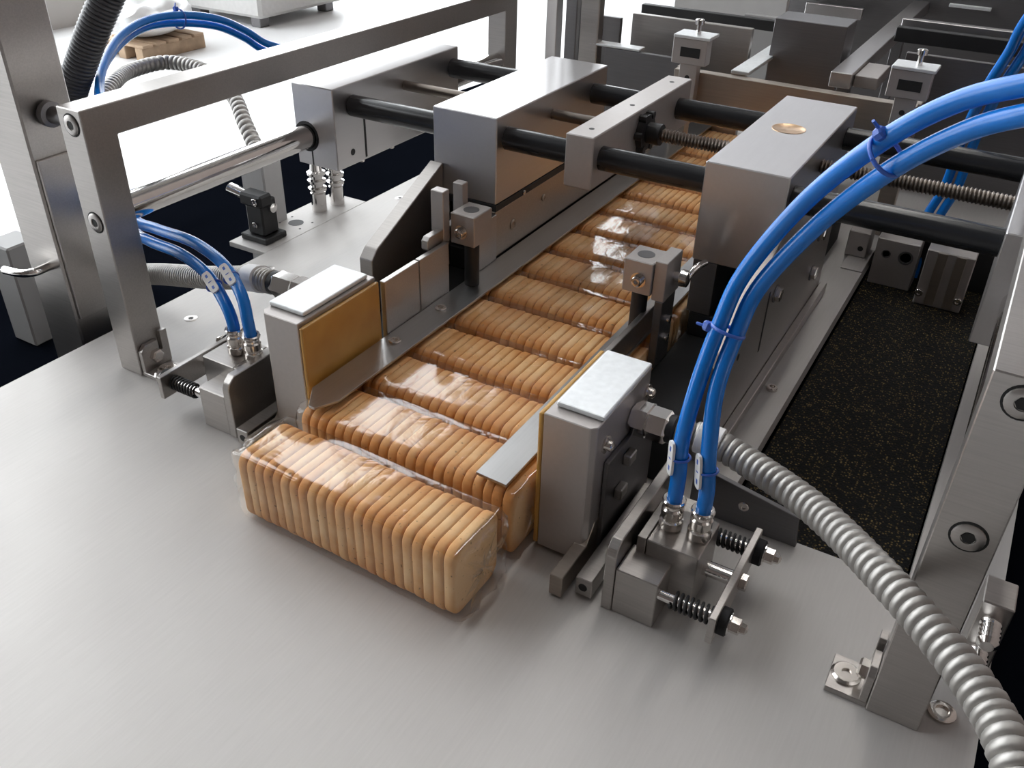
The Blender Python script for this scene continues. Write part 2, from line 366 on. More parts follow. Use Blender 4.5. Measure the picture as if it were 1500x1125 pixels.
# ------------------------------------------------------------------ carriage blocks and the rods across
def carriage(label, x0, x1, y0, y1, z0, z1, mat=ALU):
    t = thing('carriage_block', label, 'block', ((x0+x1)/2, (y0+y1)/2, z0), 'carriage blocks on the cross rods')
    bxo('body', mat, t, x0, x1, y0, y1, z0, z1, bev=0.07)
    return t
cb = carriage('square metal carriage block sliding on the left guide rod', -26.6, -22.4, 28.0, 46.0, 9.4, 16.0)
obj('slot', box(B(), -22.41, -22.385, 31.6, 31.85, 9.6, 13.6), HOLE, cb)
bore(cb, (-22.4, 30.0, 10.5), (1, 0, 0), 0.28)
obj('rod_bush', lathe(B(), (-25.45, 28.0, 11.8), (0, -1, 0), [(0, 1.25), (0.03, 1.25), (0.03, 1.0), (0.0, 1.0)], 24), HOLE, cb)
obj('saw_slit', box(B(), -25.1, -24.95, 27.985, 28.0, 9.45, 10.7), HOLE, cb)
for y in (31.8, 36.0): obj('set_screw', lathe(B(), (-23.0, y, 9.4), (0, 0, -1), [(0, 0.25), (0.3, 0.25), (0.35, 0.2)], 10), NICKEL, cb, 40)
cb = carriage('large plain metal carriage block above the left biscuit guide', -13.4, -7.8, 28.8, 47.5, 9.5, 16.1)
bxo('black_strip', BLACK, cb, -13.2, -7.75, 28.75, 47.5, 8.95, 9.48, bev=0.02)
obj('screw', lathe(B(), (-7.75, 33.0, 9.2), (1, 0, 0), [(0, 0.2), (0.1, 0.2), (0.14, 0.1)], 12), CHROME, cb, 40)
cb = carriage('narrow metal bar with three holes in its top between the wide blocks', -2.2, -0.05, 28.8, 47.5, 12.3, 16.1, ALUW)
for y in (30.6, 37.6, 45.6): bore(cb, (-1.1, y, 16.1), (0, 0, 1), 0.2)
kn = obj('collar', lathe(B(), (-0.05, 37.5, 14.3), (1, 0, 0), [(0, 1.35), (0.5, 1.35), (0.55, 0.8), (1.6, 0.8), (1.6, 0.5)], 20), BLACK, cb, 30)
bm = B()
for k in range(6):
    a = k*PI/3; c = Vector((0.3, 37.5+1.35*math.cos(a), 14.3+1.35*math.sin(a))); lathe(bm, c, (1, 0, 0), [(-0.35, 0.3), (0.25, 0.3)], 8)
obj('grip', bm, BLACK, cb)
cb = carriage('large metal carriage block with a bronze disc in its top', 8.0, 13.55, 28.8, 47.3, 9.2, 16.1)
obj('bronze_plug', lathe(B(), (10.6, 38.7, 16.1), (0, 0, 1), [(0, 1.2), (0.03, 1.2), (0.03, 1.12), (0.015, 1.1), (0.015, 0)], 32), BRONZE, cb, 40)
cb = carriage('metal carriage block at the right edge on the right guide rod', 26.0, 30.6, 28.2, 46.4, 8.6, 15.7)
for y, lab in ((30.4, 'thick black round rod crossing the blocks near their front'), (45.0, 'thick black round rod crossing the blocks near their back')):
    o = obj('cross_rod', cyl(B(), (-22.38, y, 14.25), (25.98, y, 14.25), 0.86, 32), BLACKROD, None, 40); tag(o, lab, 'rod', 'black cross rods')
prof = [(0, 0.42), (22.4, 0.42)]; x = 24.0
while x < 48.3:
    prof += [(x, 0.40), (x+0.11, 0.52), (x+0.13, 0.52)]; x += 0.26
o = obj('threaded_spindle', lathe(B(), (-22.38, 37.5, 14.3), (1, 0, 0), prof, 14), SPINDLE, None, 35)
tag(o, 'threaded steel spindle running between the two black cross rods', 'spindle')

# ------------------------------------------------------------------ side plates, gussets, biscuit guides
def gusset(label, s):
    xi, xo = s*12.55, s*13.7
    t = thing('gusset_plate', label, 'plate', (s*13.1, 33, 0), 'gusset plates under the blocks')
    poly = [(19.2, 0.0), (19.2, 7.2), (19.9, 7.9), (28.75, 11.9), (28.75, 9.1), (47.4, 9.1), (47.4, 0.0)]
    if s < 0: poly = [(19.5, 0.0), (19.5, 7.3), (20.2, 8.0), (28.75, 11.9), (28.75, 8.9), (47.4, 8.9), (47.4, 0.0)]
    obj('plate', prism(B(), poly, 'x', xi, xo, 0.05), STEEL if s > 0 else STEEL, t)
    if s > 0:
        bxo('foot_strip', STEEL, t, 13.72, 14.3, 17.5, 48, 0.0, 0.9, bev=0.05)
        for y, z in ((30.4, 7.4), (29.6, 10.0), (42.5, 7.4), (42.5, 4.0)):
            b = obj('hex_bolt', hexring(B(), (13.7, y, z), (1, 0, 0), 0.5, 0.45), NICKEL, t)
            obj('washer', lathe(B(), (13.7, y, z), (1, 0, 0), [(0, 0.65), (0.08, 0.65)], 16), DARKSTEEL, b)
        obj('slot', box(B(), 13.7, 13.72, 28.6, 28.95, 3.6, 8.2), HOLE, t)
        bore(t, (13.7, 23.2, 6.0), (1, 0, 0), 0.25)
        scr(t, (14.9, 30.2, 0.0), (0, 0, 1), 0.4, NICKEL, 0.3, 'bolt')
        scr(t, (14.9, 21.0, 0.0), (0, 0, 1), 0.4, NICKEL, 0.3, 'bolt')
    return t
gusset('dark sloped gusset plate in front of the left wide block', -1)
gusset('steel gusset plate with bolts standing beside the speckled belt', 1)
t = thing('guide_wall', 'warm grey wall plate under the left wide block beside the biscuits', 'plate', (-8.6, 38, 5.2))
bxo('plate', BROWNSTEEL, t, -9.5, -7.8, 28.75, 60, 5.17, 8.93, bev=0.03)
scr(t, (-7.8, 31.5, 7.0), (1, 0, 0), 0.45, BROWNSTEEL); scr(t, (-7.8, 36.5, 7.6), (1, 0, 0), 0.3, BROWNSTEEL)
t = thing('guide_wall', 'dark wall plate under the right wide block beside the biscuits', 'plate', (9, 38, 5.2))
bxo('plate', DARKSTEEL, t, 8.1, 9.8, 28.9, 60, 5.17, 9.15, bev=0.03)
for s, lab in ((-1, 'black slab standing in for the shade in the gap left of the biscuit guide'), (1, 'black slab standing in for the shade in the gap right of the biscuit row')):
    t = thing('shade_slab', lab, 'block', (s*10.2, 32, 0))  # slabs put in and coloured black for the shade inside the gaps
    a, b = sorted((s*8.1, s*12.5))
    bxo('body', RUBBER, t, a, b, 16.0, 60, 0.0, 3.2, bev=0.1)
    bxo('cap', BLACK, t, a+0.2, b-0.2, 29.0, 58, 3.2, 5.1, bev=0.1)
t = thing('guide_rail', 'flat dark grey guide rail left of the biscuit packs', 'rail', (-6.4, 40, 4.9), 'flat rails over the biscuit edges')
obj('plate', prism(B(), [(-7.65, 7.1), (-6.55, 5.5), (-6.1, 5.5), (-5.4, 6.9), (-5.25, 90), (-7.65, 90)], 'z', 4.95, 5.13, 0.02), RAILSTEEL, t)
for y in (19.6, 14.2): scr(t, (-6.7, y, 5.13), (0, 0, 1), 0.42, NICKEL, 0.16)
t = thing('guide_rail', 'flat grey guide rail tip beside the right sealing block', 'rail', (6.3, 20, 4.9), 'flat rails over the biscuit edges')
obj('plate', prism(B(), [(5.15, 5.5), (7.1, 5.4), (7.3, 90), (5.35, 90)], 'z', 4.95, 5.13, 0.02), RAILSTEEL, t)
for y0, y1, lab in ((14.75, 18.55, 'upright steel cheek plate just behind the left sealing block'), (18.68, 22.2, 'second upright steel cheek plate, before the left clamp cube')):
    o = obj('cheek_plate', box(B(), -8.1, -7.68, y0, y1, 4.6, 9.0, 0.04), STEEL); tag(o, lab, 'plate', 'upright cheek plates')
o = obj('cheek_plate', box(B(), 6.65, 7.05, 14.8, 26.5, 5.15, 6.9, 0.04), STEEL); tag(o, 'upright steel cheek strip behind the right sealing block', 'plate', 'upright cheek plates')

def clamp_cube(label, s):
    xo = 8.05 if s < 0 else 7.4; x0, x1 = sorted((s*xo, s*(xo-2.0))); y0 = 23.0; xm = xo-1.0
    t = thing('clamp_cube', label, 'clamp', (s*7.05, 24.2, 5.13), 'clamp cubes at the guide rails')
    bd = bxo('body', ALUW, t, x0, x1, y0, y0+2.4, 8.6, 10.9, bev=0.06)
    obj('pin', cyl(B(), (s*(xm-0.1), 24.1, 5.14), (s*(xm-0.1), 24.1, 8.62), 0.55, 20), BLACK, t, 40)
    obj('pin_end', lathe(B(), (s*xm, 24.2, 10.9), (0, 0, 1), [(0, 0.58), (0.015, 0.58)], 20), DARKSTEEL, t)
    sw = obj('washer', lathe(B(), (s*(xm+0.1), y0, 9.6), (0, -1, 0), [(0, 0.52), (0.08, 0.52)], 18), NICKEL, t, 40)
    obj('screw', lathe(B(), (s*(xm+0.1), y0-0.08, 9.6), (0, -1, 0), [(0, 0.36), (0.3, 0.36), (0.36, 0.28), (0.36, 0.17), (0.15, 0.15), (0.15, 0)], 16), NICKEL, t, 40)
    if s < 0:
        bxo('fork_front', ALUW, t, -9.15, -8.1, 22.2, 23.0, 8.9, 12.6, bev=0.05)
        bxo('fork_back', ALUW, t, -8.95, -8.1, 24.7, 25.4, 8.9, 12.4, bev=0.05)
        obj('tongue', prism(B(), [(20.3, 9.0), (20.3, 9.6), (20.6, 9.85), (24.0, 9.85), (24.0, 8.7), (20.6, 8.7)], 'x', -8.7, -8.15, 0.04), STEEL, t)
        bxo('back_leg', STEEL, t, -8.1, -7.55, 25.5, 28.6, 5.14, 8.9, bev=0.04)
    else:
        bxo('flange', ALUW, t, 7.42, 8.3, 23.2, 25.8, 8.3, 11.1, bev=0.05)
        k = obj('knob', lathe(B(), (8.3, 24.8, 9.6), (1, 0, 0), [(0, 0.35), (0.4, 0.35), (0.45, 0.6), (0.9, 0.55), (1.0, 0.3)], 14), CHROME, t, 35)
        obj('lever', sweep(B(), spline([(9.1, 24.8, 9.6), (9.4, 25.4, 10.2), (9.7, 26.4, 10.3)], 0.2), 0.22, 10), CHROME, t, 40)
        bxo('leg', DARKSTEEL, t, 7.7, 8.25, 23.2, 25.5, 3.3, 8.28, bev=0.04)
        for y, z in ((22.9, 6.6), (22.9, 5.2)): obj('screw', lathe(B(), (8.25, y+1.5, z), (1, 0, 0), [(0, 0.3), (0.25, 0.28), (0.3, 0.15)], 12), CHROME, t, 40)
    return t
clamp_cube('pale square clamp cube on a black pin above the left guide rail', -1)
clamp_cube('pale square clamp cube with round screw hanging over the biscuits', 1)
# ------------------------------------------------------------------ sealing blocks (heated jaws)
def sealing_block(label, s, dy):
    def bx(name, mat, par, x0, x1, y0, y1, z0, z1, bev=0.05, seg=1):
        a, b = sorted((s*x0, s*x1)); return bxo(name, mat, par, a, b, y0+dy, y1+dy, z0, z1, bev=bev, seg=seg)
    t = thing('sealing_block', label, 'sealing block', (s*9.7, 10.7+dy, 0.1), 'heated sealing blocks')
    body = B()
    prism(body, [(s*8.3, 7.0+dy), (s*10.95, 7.0+dy), (s*11.25, 7.3+dy), (s*11.25, 14.1+dy), (s*10.95, 14.4+dy), (s*8.3, 14.4+dy)], 'z', 0.25, 9.3, 0.05)
    obj('body', body, ALUW, t)
    bx('amber_pad', AMBER, t, 7.98, 8.28, 7.02, 14.38, 0.3, 9.05 if s < 0 else 9.22, 0.1, 2)
    bx('cover_plate', GALV, t, 8.55, 11.3, 7.85, 14.0, 9.32, 9.62, 0.1, 2)
    bx('heat_shield', DARKSTEEL, t, 11.28, 11.55, 8.4, 15.0, 0.5, 6.4, 0.04)
    for y, z in ((8.4, 7.6), (13.8, 7.8)):
        obj('screw', lathe(B(), (s*11.25, y+dy, z), (s, 0, 0), [(0, 0.5), (0.1, 0.5), (0.1, 0.32), (0.4, 0.3), (0.5, 0.15)], 14), NICKEL, t, 35)
    for y, z in ((9.6, 3.2), (10.4, 5.0)):
        bx('shield_bolt', STEEL, t, 11.55, 12.0, y, y+0.9, z, z+0.7, 0.06)
    gz, gl, gx = (7.3, 1.0, 11.3) if s > 0 else (8.15, 1.55, 11.3)
    g = obj('cable_gland', lathe(B(), (s*gx, 11.9+dy, gz), (s, 0, 0), [(0, 0.8), (0.25*gl, 0.8), (0.25*gl, 1.0), (0.95*gl, 1.0), (0.95*gl, 0.86), (1.05*gl, 0.86), (1.05*gl, 0.95), (2.0*gl, 0.95), (2.15*gl, 0.82)], 6), CHROME, t)
    obj('gland_seal', lathe(B(), (s*(gx+2.1*gl), 11.9+dy, gz), (s, 0, 0), [(0, 0.8), (0.35, 0.8), (0.45, 0.7)], 18), BLACK, g, 40)
    # carrier bar under the block, its tip pointing to the front
    bar = B(); prism(bar, [(4.2+dy, 0.1), (4.2+dy, 1.5), (7.0+dy, 1.5), (7.9+dy, 2.6), (14.0+dy, 2.6), (14.0+dy, 0.1)], 'x', s*11.30, s*10.55, 0.04)
    obj('carrier_bar', bar, BROWNSTEEL, t)
    bx('slide_bar', STEEL, t, 11.75, 12.7, 4.9, 14.0, 0.15, 1.35, 0.05)
    bore(t, (s*12.2, 4.9+dy, 0.75), (0, -1, 0), 0.25)
    if s < 0:
        bore(t, (-10.55, 5.0+dy, 0.8), (1, 0, 0), 0.3); bore(t, (-10.55, 6.6+dy, 1.0), (1, 0, 0), 0.35)
    return t
sealing_block('left pale sealing block facing the biscuits with its wide amber pad', -1, 0.15)
sealing_block('right pale sealing block with chrome cable gland, amber edge toward the packs', 1, 0.0)

# ------------------------------------------------------------------ air cylinders with spring guides
def helix(c0, c1, r, wire, turns):
    c0, c1 = Vector(c0), Vector(c1); d, u, w = frame_of(c1-c0); n = int(turns*14); L = (c1-c0).length
    return sweep(B(), [c0+d*(L*i/n)+(u*math.cos(2*PI*turns*i/n)+w*math.sin(2*PI*turns*i/n))*r for i in range(n+1)], wire, 6)
def air_cylinder(label, s, dy, ports):
    def bx(name, mat, par, x0, x1, y0, y1, z0, z1, bev=0.05):
        a, b = sorted((s*x0, s*x1)); return bxo(name, mat, par, a, b, y0+dy, y1+dy, z0, z1, bev=bev)
    t = thing('air_cylinder', label, 'air cylinder', (s*16.3, 8.3+dy, 0), 'compact air cylinders of the jaws')
    obj('mounting_plate', prism(B(), [(4.85+dy, 0.0), (4.85+dy, 3.7), (5.0+dy, 4.1), (5.5+dy, 4.5), (13.4+dy, 4.5), (13.4+dy, 0.0)], 'x', s*13.3, s*13.88, 0.05), STEEL, t)
    bx('guide_block', STEEL, t, 13.9, 16.2, 4.9, 7.1, 0.0, 3.0)
    bx('guide_block', STEEL, t, 13.9, 16.2, 9.9, 12.1, 0.0, 3.0)
    bx('seal_plate', STEEL, t, 14.2, 14.68, 6.7, 9.9, 0.4, 4.0, 0.03)
    obj('port_block', prism(B(), [(s*14.72, 0.5), (s*14.72, 4.0), (s*17.5, 4.0), (s*17.5, 0.5), (s*16.9, 0.3), (s*16.25, 0.3)], 'y', 6.7+dy, 9.9+dy, 0.05), STEEL, t)
    for px in ports:
        f = obj('hose_fitting', lathe(B(), (s*px, 8.3+dy, 4.0), (0, 0, 1), [(0, 0.5), (0.1, 0.62), (0.55, 0.62), (0.62, 0.5), (0.75, 0.5), (0.82, 0.58), (1.25, 0.58), (1.35, 0.48), (1.5, 0.48), (1.6, 0.42)], 20), NICKEL, t, 35)
        obj('release_ring', lathe(B(), (s*px, 8.3+dy, 5.6), (0, 0, 1), [(0, 0.5), (0.05, 0.6), (0.2, 0.62), (0.28, 0.56), (0.28, 0.42), (0.1, 0.42)], 20), CHROME, f, 40)
    bx('end_plate', STEEL, t, 19.05, 19.42, 4.3, 11.8, 1.3, 3.0, 0.04)
    for y in (5.3, 10.9):
        obj('guide_pin', cyl(B(), (s*16.15, y+dy, 2.15), (s*19.1, y+dy, 2.15), 0.3, 16), CHROME, t, 40)
        obj('spring', helix((s*16.9, y+dy, 2.15), (s*19.05, y+dy, 2.15), 0.44, 0.08, 8), BLACK, t, 60)
        w = obj('rubber_buffer', lathe(B(), (s*19.42, y+dy, 2.15), (s, 0, 0), [(0, 0.72), (0.4, 0.72), (0.48, 0.6)], 20), RUBBER, t, 40)
        obj('washer', lathe(B(), (s*19.88, y+dy, 2.15), (s, 0, 0), [(0, 0.6), (0.07, 0.6)], 18), CHROME, w, 40)
        obj('nut', lathe(B(), (s*19.95, y+dy, 2.15), (s, 0, 0), [(0, 0.42), (0.45, 0.42), (0.5, 0.3), (0.75, 0.26), (0.85, 0.1)], 6), NICKEL, w)
    obj('piston_rod', cyl(B(), (s*17.5, 8.25+dy, 2.2), (s*19.05, 8.25+dy, 2.2), 0.42, 20), CHROME, t, 40)
    obj('rod_nut', hexring(B(), (s*19.42, 8.25+dy, 2.2), (s, 0, 0), 0.45, 0.4), NICKEL, t)
    return t
air_cylinder('small steel air cylinder with two springs beside the right sealing block', 1, 0.0, (15.35, 16.9))
air_cylinder('small steel air cylinder beside the left sealing block and frame post', -1, 0.65, (14.35, 15.85))
t = thing('shield_plate', 'dark brown upright plate behind the right air cylinder', 'plate', (17.8, 15.1, 0))
obj('plate', prism(B(), [(14.4, 0.0), (14.4, 3.3), (20.7, 2.1), (20.9, 0.0)], 'y', 14.75, 15.1, 0.03), DARKSTEEL, t)
scr(t, (17.6, 14.75, 1.6), (0, -1, 0), 0.32, NICKEL)

# ------------------------------------------------------------------ biscuit packs
def biscuit_mesh():
    bm = B(); hy, hz, r = 2.1, 2.28, 0.78; n = 5; pr = []
    for cy, cz, a0 in ((hy-r, hz-r, 0), (-hy+r, hz-r, PI/2), (-hy+r, -hz+r, PI), (hy-r, -hz+r, 1.5*PI)):
        for k in range(n+1):
            a = a0+PI/2*k/n; pr.append((cy, cz, math.cos(a), math.sin(a)))
    rings = []
    for x, off in ((-0.31, 0.15), (-0.275, 0.045), (-0.19, 0.0), (0.19, 0.0), (0.275, 0.045), (0.31, 0.15)):
        rings.append([bm.verts.new((x, cy+c*(r-off), cz+sn*(r-off))) for cy, cz, c, sn in pr])
    m = len(pr)
    for a, b in zip(rings, rings[1:]):
        for i in range(m): bm.faces.new((a[i], a[(i+1) % m], b[(i+1) % m], b[i]))
    bm.faces.new(rings[0]); bm.faces.new(rings[-1])
    bmesh.ops.recalc_face_normals(bm, faces=list(bm.faces))
    for v in bm.verts: v.co *= S
    me = bpy.data.meshes.new('biscuit'); bm.to_mesh(me); bm.free(); me.materials.append(BISCUIT)
    for p in me.polygons: p.use_smooth = True
    try: me.set_sharp_from_angle(angle=math.radians(50))
    except Exception: pass
    return me
BME = biscuit_mesh(); NB = 23
def film_mesh(seed, L, loose):
    """thin clear wrapper: box section with tight edges, gathered end folds"""
    bm = B(); hy, hz, r = 2.19, 2.36, 0.22; n = 4; base = []
    cor = ((hy-r, hz-r, 0), (-hy+r, hz-r, PI/2), (-hy+r, -hz+r, PI), (hy-r, -hz+r, 1.5*PI))
    for ci, (cy, cz, a0) in enumerate(cor):
        for k in range(n+1):
            a = a0+PI/2*k/n; base.append((cy+math.cos(a)*r, cz+math.sin(a)*r))
        ny, nz, na = cor[(ci+1) % 4]; p = base[-1]; q = (ny+math.cos(na)*r, nz+math.sin(na)*r)
        for k in range(1, 7): base.append((p[0]+(q[0]-p[0])*k/7, p[1]+(q[1]-p[1])*k/7))
    def wob(x, y, z, amp):
        if z < -hz+0.1: amp *= 0.1
        v = noise.noise(Vector((x*0.55+seed*7, y*0.8, z*0.8)))+0.6*noise.noise(Vector((x*1.7+seed*3, y*1.5, z*1.5)))
        return v*amp
    xs = [-L]+[-L+2*L*k/34 for k in range(1, 34)]+[L]
    rings = []
    ends = [(-L-0.24, 0.12), (-L-0.34, 0.35), (-L-0.42, 0.60), (-L-0.38, 0.80), (-L-0.22, 0.94)]
    seq = [(x, k) for x, k in ends] + [(x, 1.0) for x in xs] + [(-x, k) for x, k in reversed(ends)]
    for x, k in seq:
        ring = []
        for y, z in base:
            e = 1-k
            yy, zz = y*k, z*k
            w = wob(x, y, z, 0.028 if k == 1 else 0.09)
            yy += w*(y/hy)*0.8; zz += w*(z/hz)*0.8; xx = x
            if k < 1: xx += (0.22*noise.noise(Vector((y*2.6+seed, z*2.6, x*3)))+0.20*abs(math.sin(math.atan2(z, y)*5+seed+k*2)))*(1 if x > 0 else -1)*loose
            ring.append(bm.verts.new((xx, yy, max(zz, -hz))))
        rings.append(ring)
    m = len(base)
    for a, b in zip(rings, rings[1:]):
        for i in range(m): bm.faces.new((a[i], a[(i+1) % m], b[(i+1) % m], b[i]))
    bm.faces.new(rings[0]); bm.faces.new(rings[-1])
    bmesh.ops.recalc_face_normals(bm, faces=list(bm.faces))
    for v in bm.verts: v.co *= S
    me = bpy.data.meshes.new('film_wrapper'); bm.to_mesh(me); bm.free(); me.materials.append(FILM)
    for p in me.polygons: p.use_smooth = True
    return me
FILMS = [film_mesh(k, 7.42, 1.0 if k else 1.5) for k in range(4)]
ORD = ['', 'second', 'third', 'fourth', 'fifth', 'sixth', 'seventh', 'eighth', 'ninth', 'tenth', 'eleventh', 'twelfth', 'thirteenth', 'fourteenth', 'fifteenth']
for k in range(15):
    if k == 0: loc, rz, lab = (0.05, 2.2, 2.38), -1.25, 'front biscuit pack in clear film, pushed out onto the open worktop'
    else:
        loc, rz = (0.25+random.uniform(-.08, .08), 7.35+4.8*(k-1)+random.uniform(-.06, .06), 2.38), random.uniform(-.35, .35)
        lab = 'clear wrapped biscuit pack, %s from the front of the row' % ORD[k]
        if k == 1: lab = 'clear wrapped biscuit pack just behind the front one, between the sealing blocks'
        if k == 14: lab = 'clear wrapped biscuit pack at the far end of the row'
    p = thing('biscuit_pack', lab, 'biscuit pack', (loc[0], loc[1], 0), 'wrapped biscuit packs in the row')
    p.rotation_euler.z = math.radians(rz)
    sp = 14.62/NB
    for i in range(NB):
        b = bpy.data.objects.new('biscuit', BME); COL.objects.link(b); b.parent = p
        b.location = ((-7.31+sp*(i+0.5))*S, random.uniform(-.035, .035)*S, (2.30+random.uniform(-.0, .06))*S)
        b.rotation_euler = (random.uniform(-.006, .006), random.uniform(-.012, .012), random.uniform(-.012, .012))
        b.scale = (sp/0.635, 1, 1)
    f = bpy.data.objects.new('film_wrapper', FILMS[0 if k == 0 else 1+k % 3]); COL.objects.link(f); f.parent = p; f.location = (0, 0, 2.38*S)
    f['label'] = 'clear plastic film'

# ------------------------------------------------------------------ hoses, conduits, ties and tags
def hose(name, label, pts, r, mat, group=None, cat='hose', step=0.5, n=16):
    o = obj(name, sweep(B(), spline(pts, step), r, n), mat, None, 60); return tag(o, label, cat, group)
RA = [(15.35, 8.3, 5.5), (15.35, 8.35, 7.2), (15.2, 8.5, 9.4), (15.3, 9.3, 12.3), (15.55, 10.3, 14.95), (16.05, 11.18, 17.56), (18.07, 11.17, 21.48), (20.62, 9.7, 24.92), (22.83, 9.03, 26.93), (24.75, 8.18, 28.0), (26.56, 7.61, 28.62), (31, 7.0, 29.2), (37, 6.5, 29)]
RB = [(16.9, 8.3, 5.5), (16.9, 8.3, 7.0), (16.6, 8.5, 9.2), (16.2, 9.4, 12.2), (16.36, 10.62, 14.75), (16.86, 11.35, 17.1), (18.9, 11.2, 20.75), (21.3, 9.55, 24.05), (23.36, 8.8, 26.02), (25.0, 7.87, 27.12), (26.78, 7.31, 27.75), (31, 6.7, 28.2), (37, 6.2, 28.2)]
hose('air_hose', 'upper blue air hose rising from the left port of the right air cylinder', RA, 0.40, BLUE, 'blue air hoses')
hose('air_hose', 'lower blue air hose rising from the right port of the right air cylinder', RB, 0.40, BLUE, 'blue air hoses')
LA = [(-14.35, 8.95, 5.5), (-14.6, 9.1, 6.6), (-15.6, 9.8, 8.0), (-18.2, 11.0, 9.0), (-22.0, 12.0, 9.3), (-26.3, 12.6, 9.0), (-30.2, 13.6, 8.7), (-36.2, 16.8, 10.0), (-39.4, 20.0, 12.5), (-44.4, 23.4, 13.4), (-47.5, 26.63, 14.57), (-50.62, 31.21, 15.69), (-52.42, 36.09, 16.2), (-53.09, 40.96, 15.87), (-52.89, 45.71, 14.74), (-53.14, 49.66, 12.86), (-52.6, 52.6, 10.9), (-50.85, 56.8, 9.7), (-49, 63.4, 9.7), (-46.25, 71, 10.5), (-42.5, 79.6, 11.8)]
LB = [(-15.85, 8.95, 5.5), (-16.0, 9.05, 6.4), (-17.0, 9.5, 7.3), (-19.4, 10.5, 8.2), (-22.8, 11.4, 8.45), (-26.9, 12.2, 8.1), (-30.7, 13.8, 7.6), (-36.6, 17.0, 9.2), (-39.9, 20.2, 11.6), (-45.0, 23.6, 12.5), (-48.3, 26.8, 13.8), (-51.3, 31.5, 14.9), (-53.2, 36.3, 15.4), (-53.9, 41, 15.0), (-53.7, 45.9, 13.9), (-53.9, 49.9, 12.0), (-53.4, 52.8, 10.0), (-51.7, 57, 8.8), (-49.8, 63.6, 8.8), (-47, 71.2, 9.6), (-43.3, 79.8, 10.9)]
hose('air_hose', 'blue air hose from the left air cylinder nearer the sealing block', LA, 0.40, BLUE, 'blue air hoses')
hose('air_hose', 'blue air hose from the left air cylinder nearer the frame post', LB, 0.40, BLUE, 'blue air hoses')
for dx, lab in ((0, 'blue air hose dropping in the dark rear right of the machine, left of its twin'), (1.0, 'blue air hose dropping in the dark rear right of the machine, right of its twin')):
    hose('air_hose', lab, [(26+dx, 44, 30), (23.2+dx, 48.8, 23.8), (22.5+dx, 51.6, 20.6), (21.6+dx, 54, 17.2), (20.8+dx, 58, 12.2), (20.5+dx, 59.6, 7.4), (19.7+dx, 59.5, 4.0), (19.2+dx, 59.0, -1.5)], 0.40, BLUE, 'blue air hoses')
def ribbed(label, pts, r, pitch, mat, name='ribbed_conduit', depth=0.16, group='ribbed cable conduits'):
    o = obj(name, conduit_mesh(B(), pts, r, pitch, 16, depth), mat, None, 50); return tag(o, label, 'conduit', group)
ribbed('grey ribbed metal conduit running from the right sealing block to the bottom right corner', [(13.75, 11.9, 7.3), (15.6, 12.2, 7.15), (18.05, 11.7, 6.95), (22.1, 8.95, 7.6), (25.81, 5.04, 8.45), (28.59, 2.19, 8.66), (30.24, 0.13, 8.7), (31.29, -1.97, 8.7), (33.0, -6, 7.4), (34, -9, 3), (34, -11, -10)], 0.82, 0.50, CONDUIT, depth=0.2)
ribbed('grey ribbed conduit leaving the left sealing block behind the frame post', [(-14.9, 12.05, 8.15), (-16.4, 12.3, 7.9), (-18.6, 13.2, 7.0), (-23.6, 13.8, 5.4), (-30, 14.6, 3.6), (-36, 15.5, 1.5), (-42, 19, -2), (-46, 24, -5.8)], 0.86, 0.30, CONDUIT, depth=0.12)
ribbed('thin ribbed conduit arching behind the left frame beam and hanging down', [(-47.6, 25.4, 11.5), (-50.6, 29.5, 11.9), (-54.1, 34.3, 11.5), (-54.0, 39.0, 11.4), (-48.5, 39.0, 11.3), (-42.6, 36.6, 10.4), (-39.3, 34.5, 8.9), (-36.9, 33.2, 7.25)], 0.75, 0.65, CONDUIT, depth=0.18)
ribbed('thick black corrugated conduit rising at the top left behind the beam', [(-51, 22.6, 4), (-49.5, 23.0, 9.5), (-48.3, 23.3, 12.6), (-46.6, 23.8, 15.4), (-44.8, 24.7, 18.6), (-42.8, 26.2, 22.5), (-40.5, 27, 27), (-38.5, 28, 32)], 1.35, 0.36, BLACKCON, depth=0.12)
def tie(label, c, d, r, headdir, parent=None):
    c = Vector(c); d0, u, w = frame_of(d); h = Vector(headdir).normalized()
    t = thing('cable_tie', label, 'cable tie', c, 'blue cable ties')
    n = 24; bm = B(); path = [c+(u*math.cos(2*PI*i/n)*r[0]+w*math.sin(2*PI*i/n)*r[1]) for i in range(n+1)]
    obj('strap', sweep(bm, path, 0.09, 6), BLUETIE, t, 60)
    p = c+h*(max(r)+0.1); bm = B(); lathe(bm, p-d0*0.22, d0, [(0, 0.2), (0.1, 0.28), (0.36, 0.28), (0.44, 0.2)], 8)
    obj('head', bm, BLUETIE, t); obj('tail', sweep(B(), [p, p+h*0.35+u*0.05, p+h*0.6+u*0.2], 0.07, 6), BLUETIE, t, 60)
    return t
def mid(a, b): return (Vector(a)+Vector(b))*0.5
tie('blue cable tie halfway up the right pair of blue hoses', mid(RA[4], RB[4]), Vector(RA[5])-Vector(RA[4]), (0.82, 0.82), (-1, -0.3, 0.1))
tie('blue cable tie at the top bend of the right blue hoses', mid(RA[7], RB[7]), Vector(RA[8])-Vector(RA[6]), (0.86, 0.86), (-0.4, -0.3, 0.9))
tie('blue cable tie on the arch of blue hoses behind the left frame', mid(LA[13], LB[13]), Vector(LA[14])-Vector(LA[12]), (0.95, 0.95), (0, -0.2, 1))
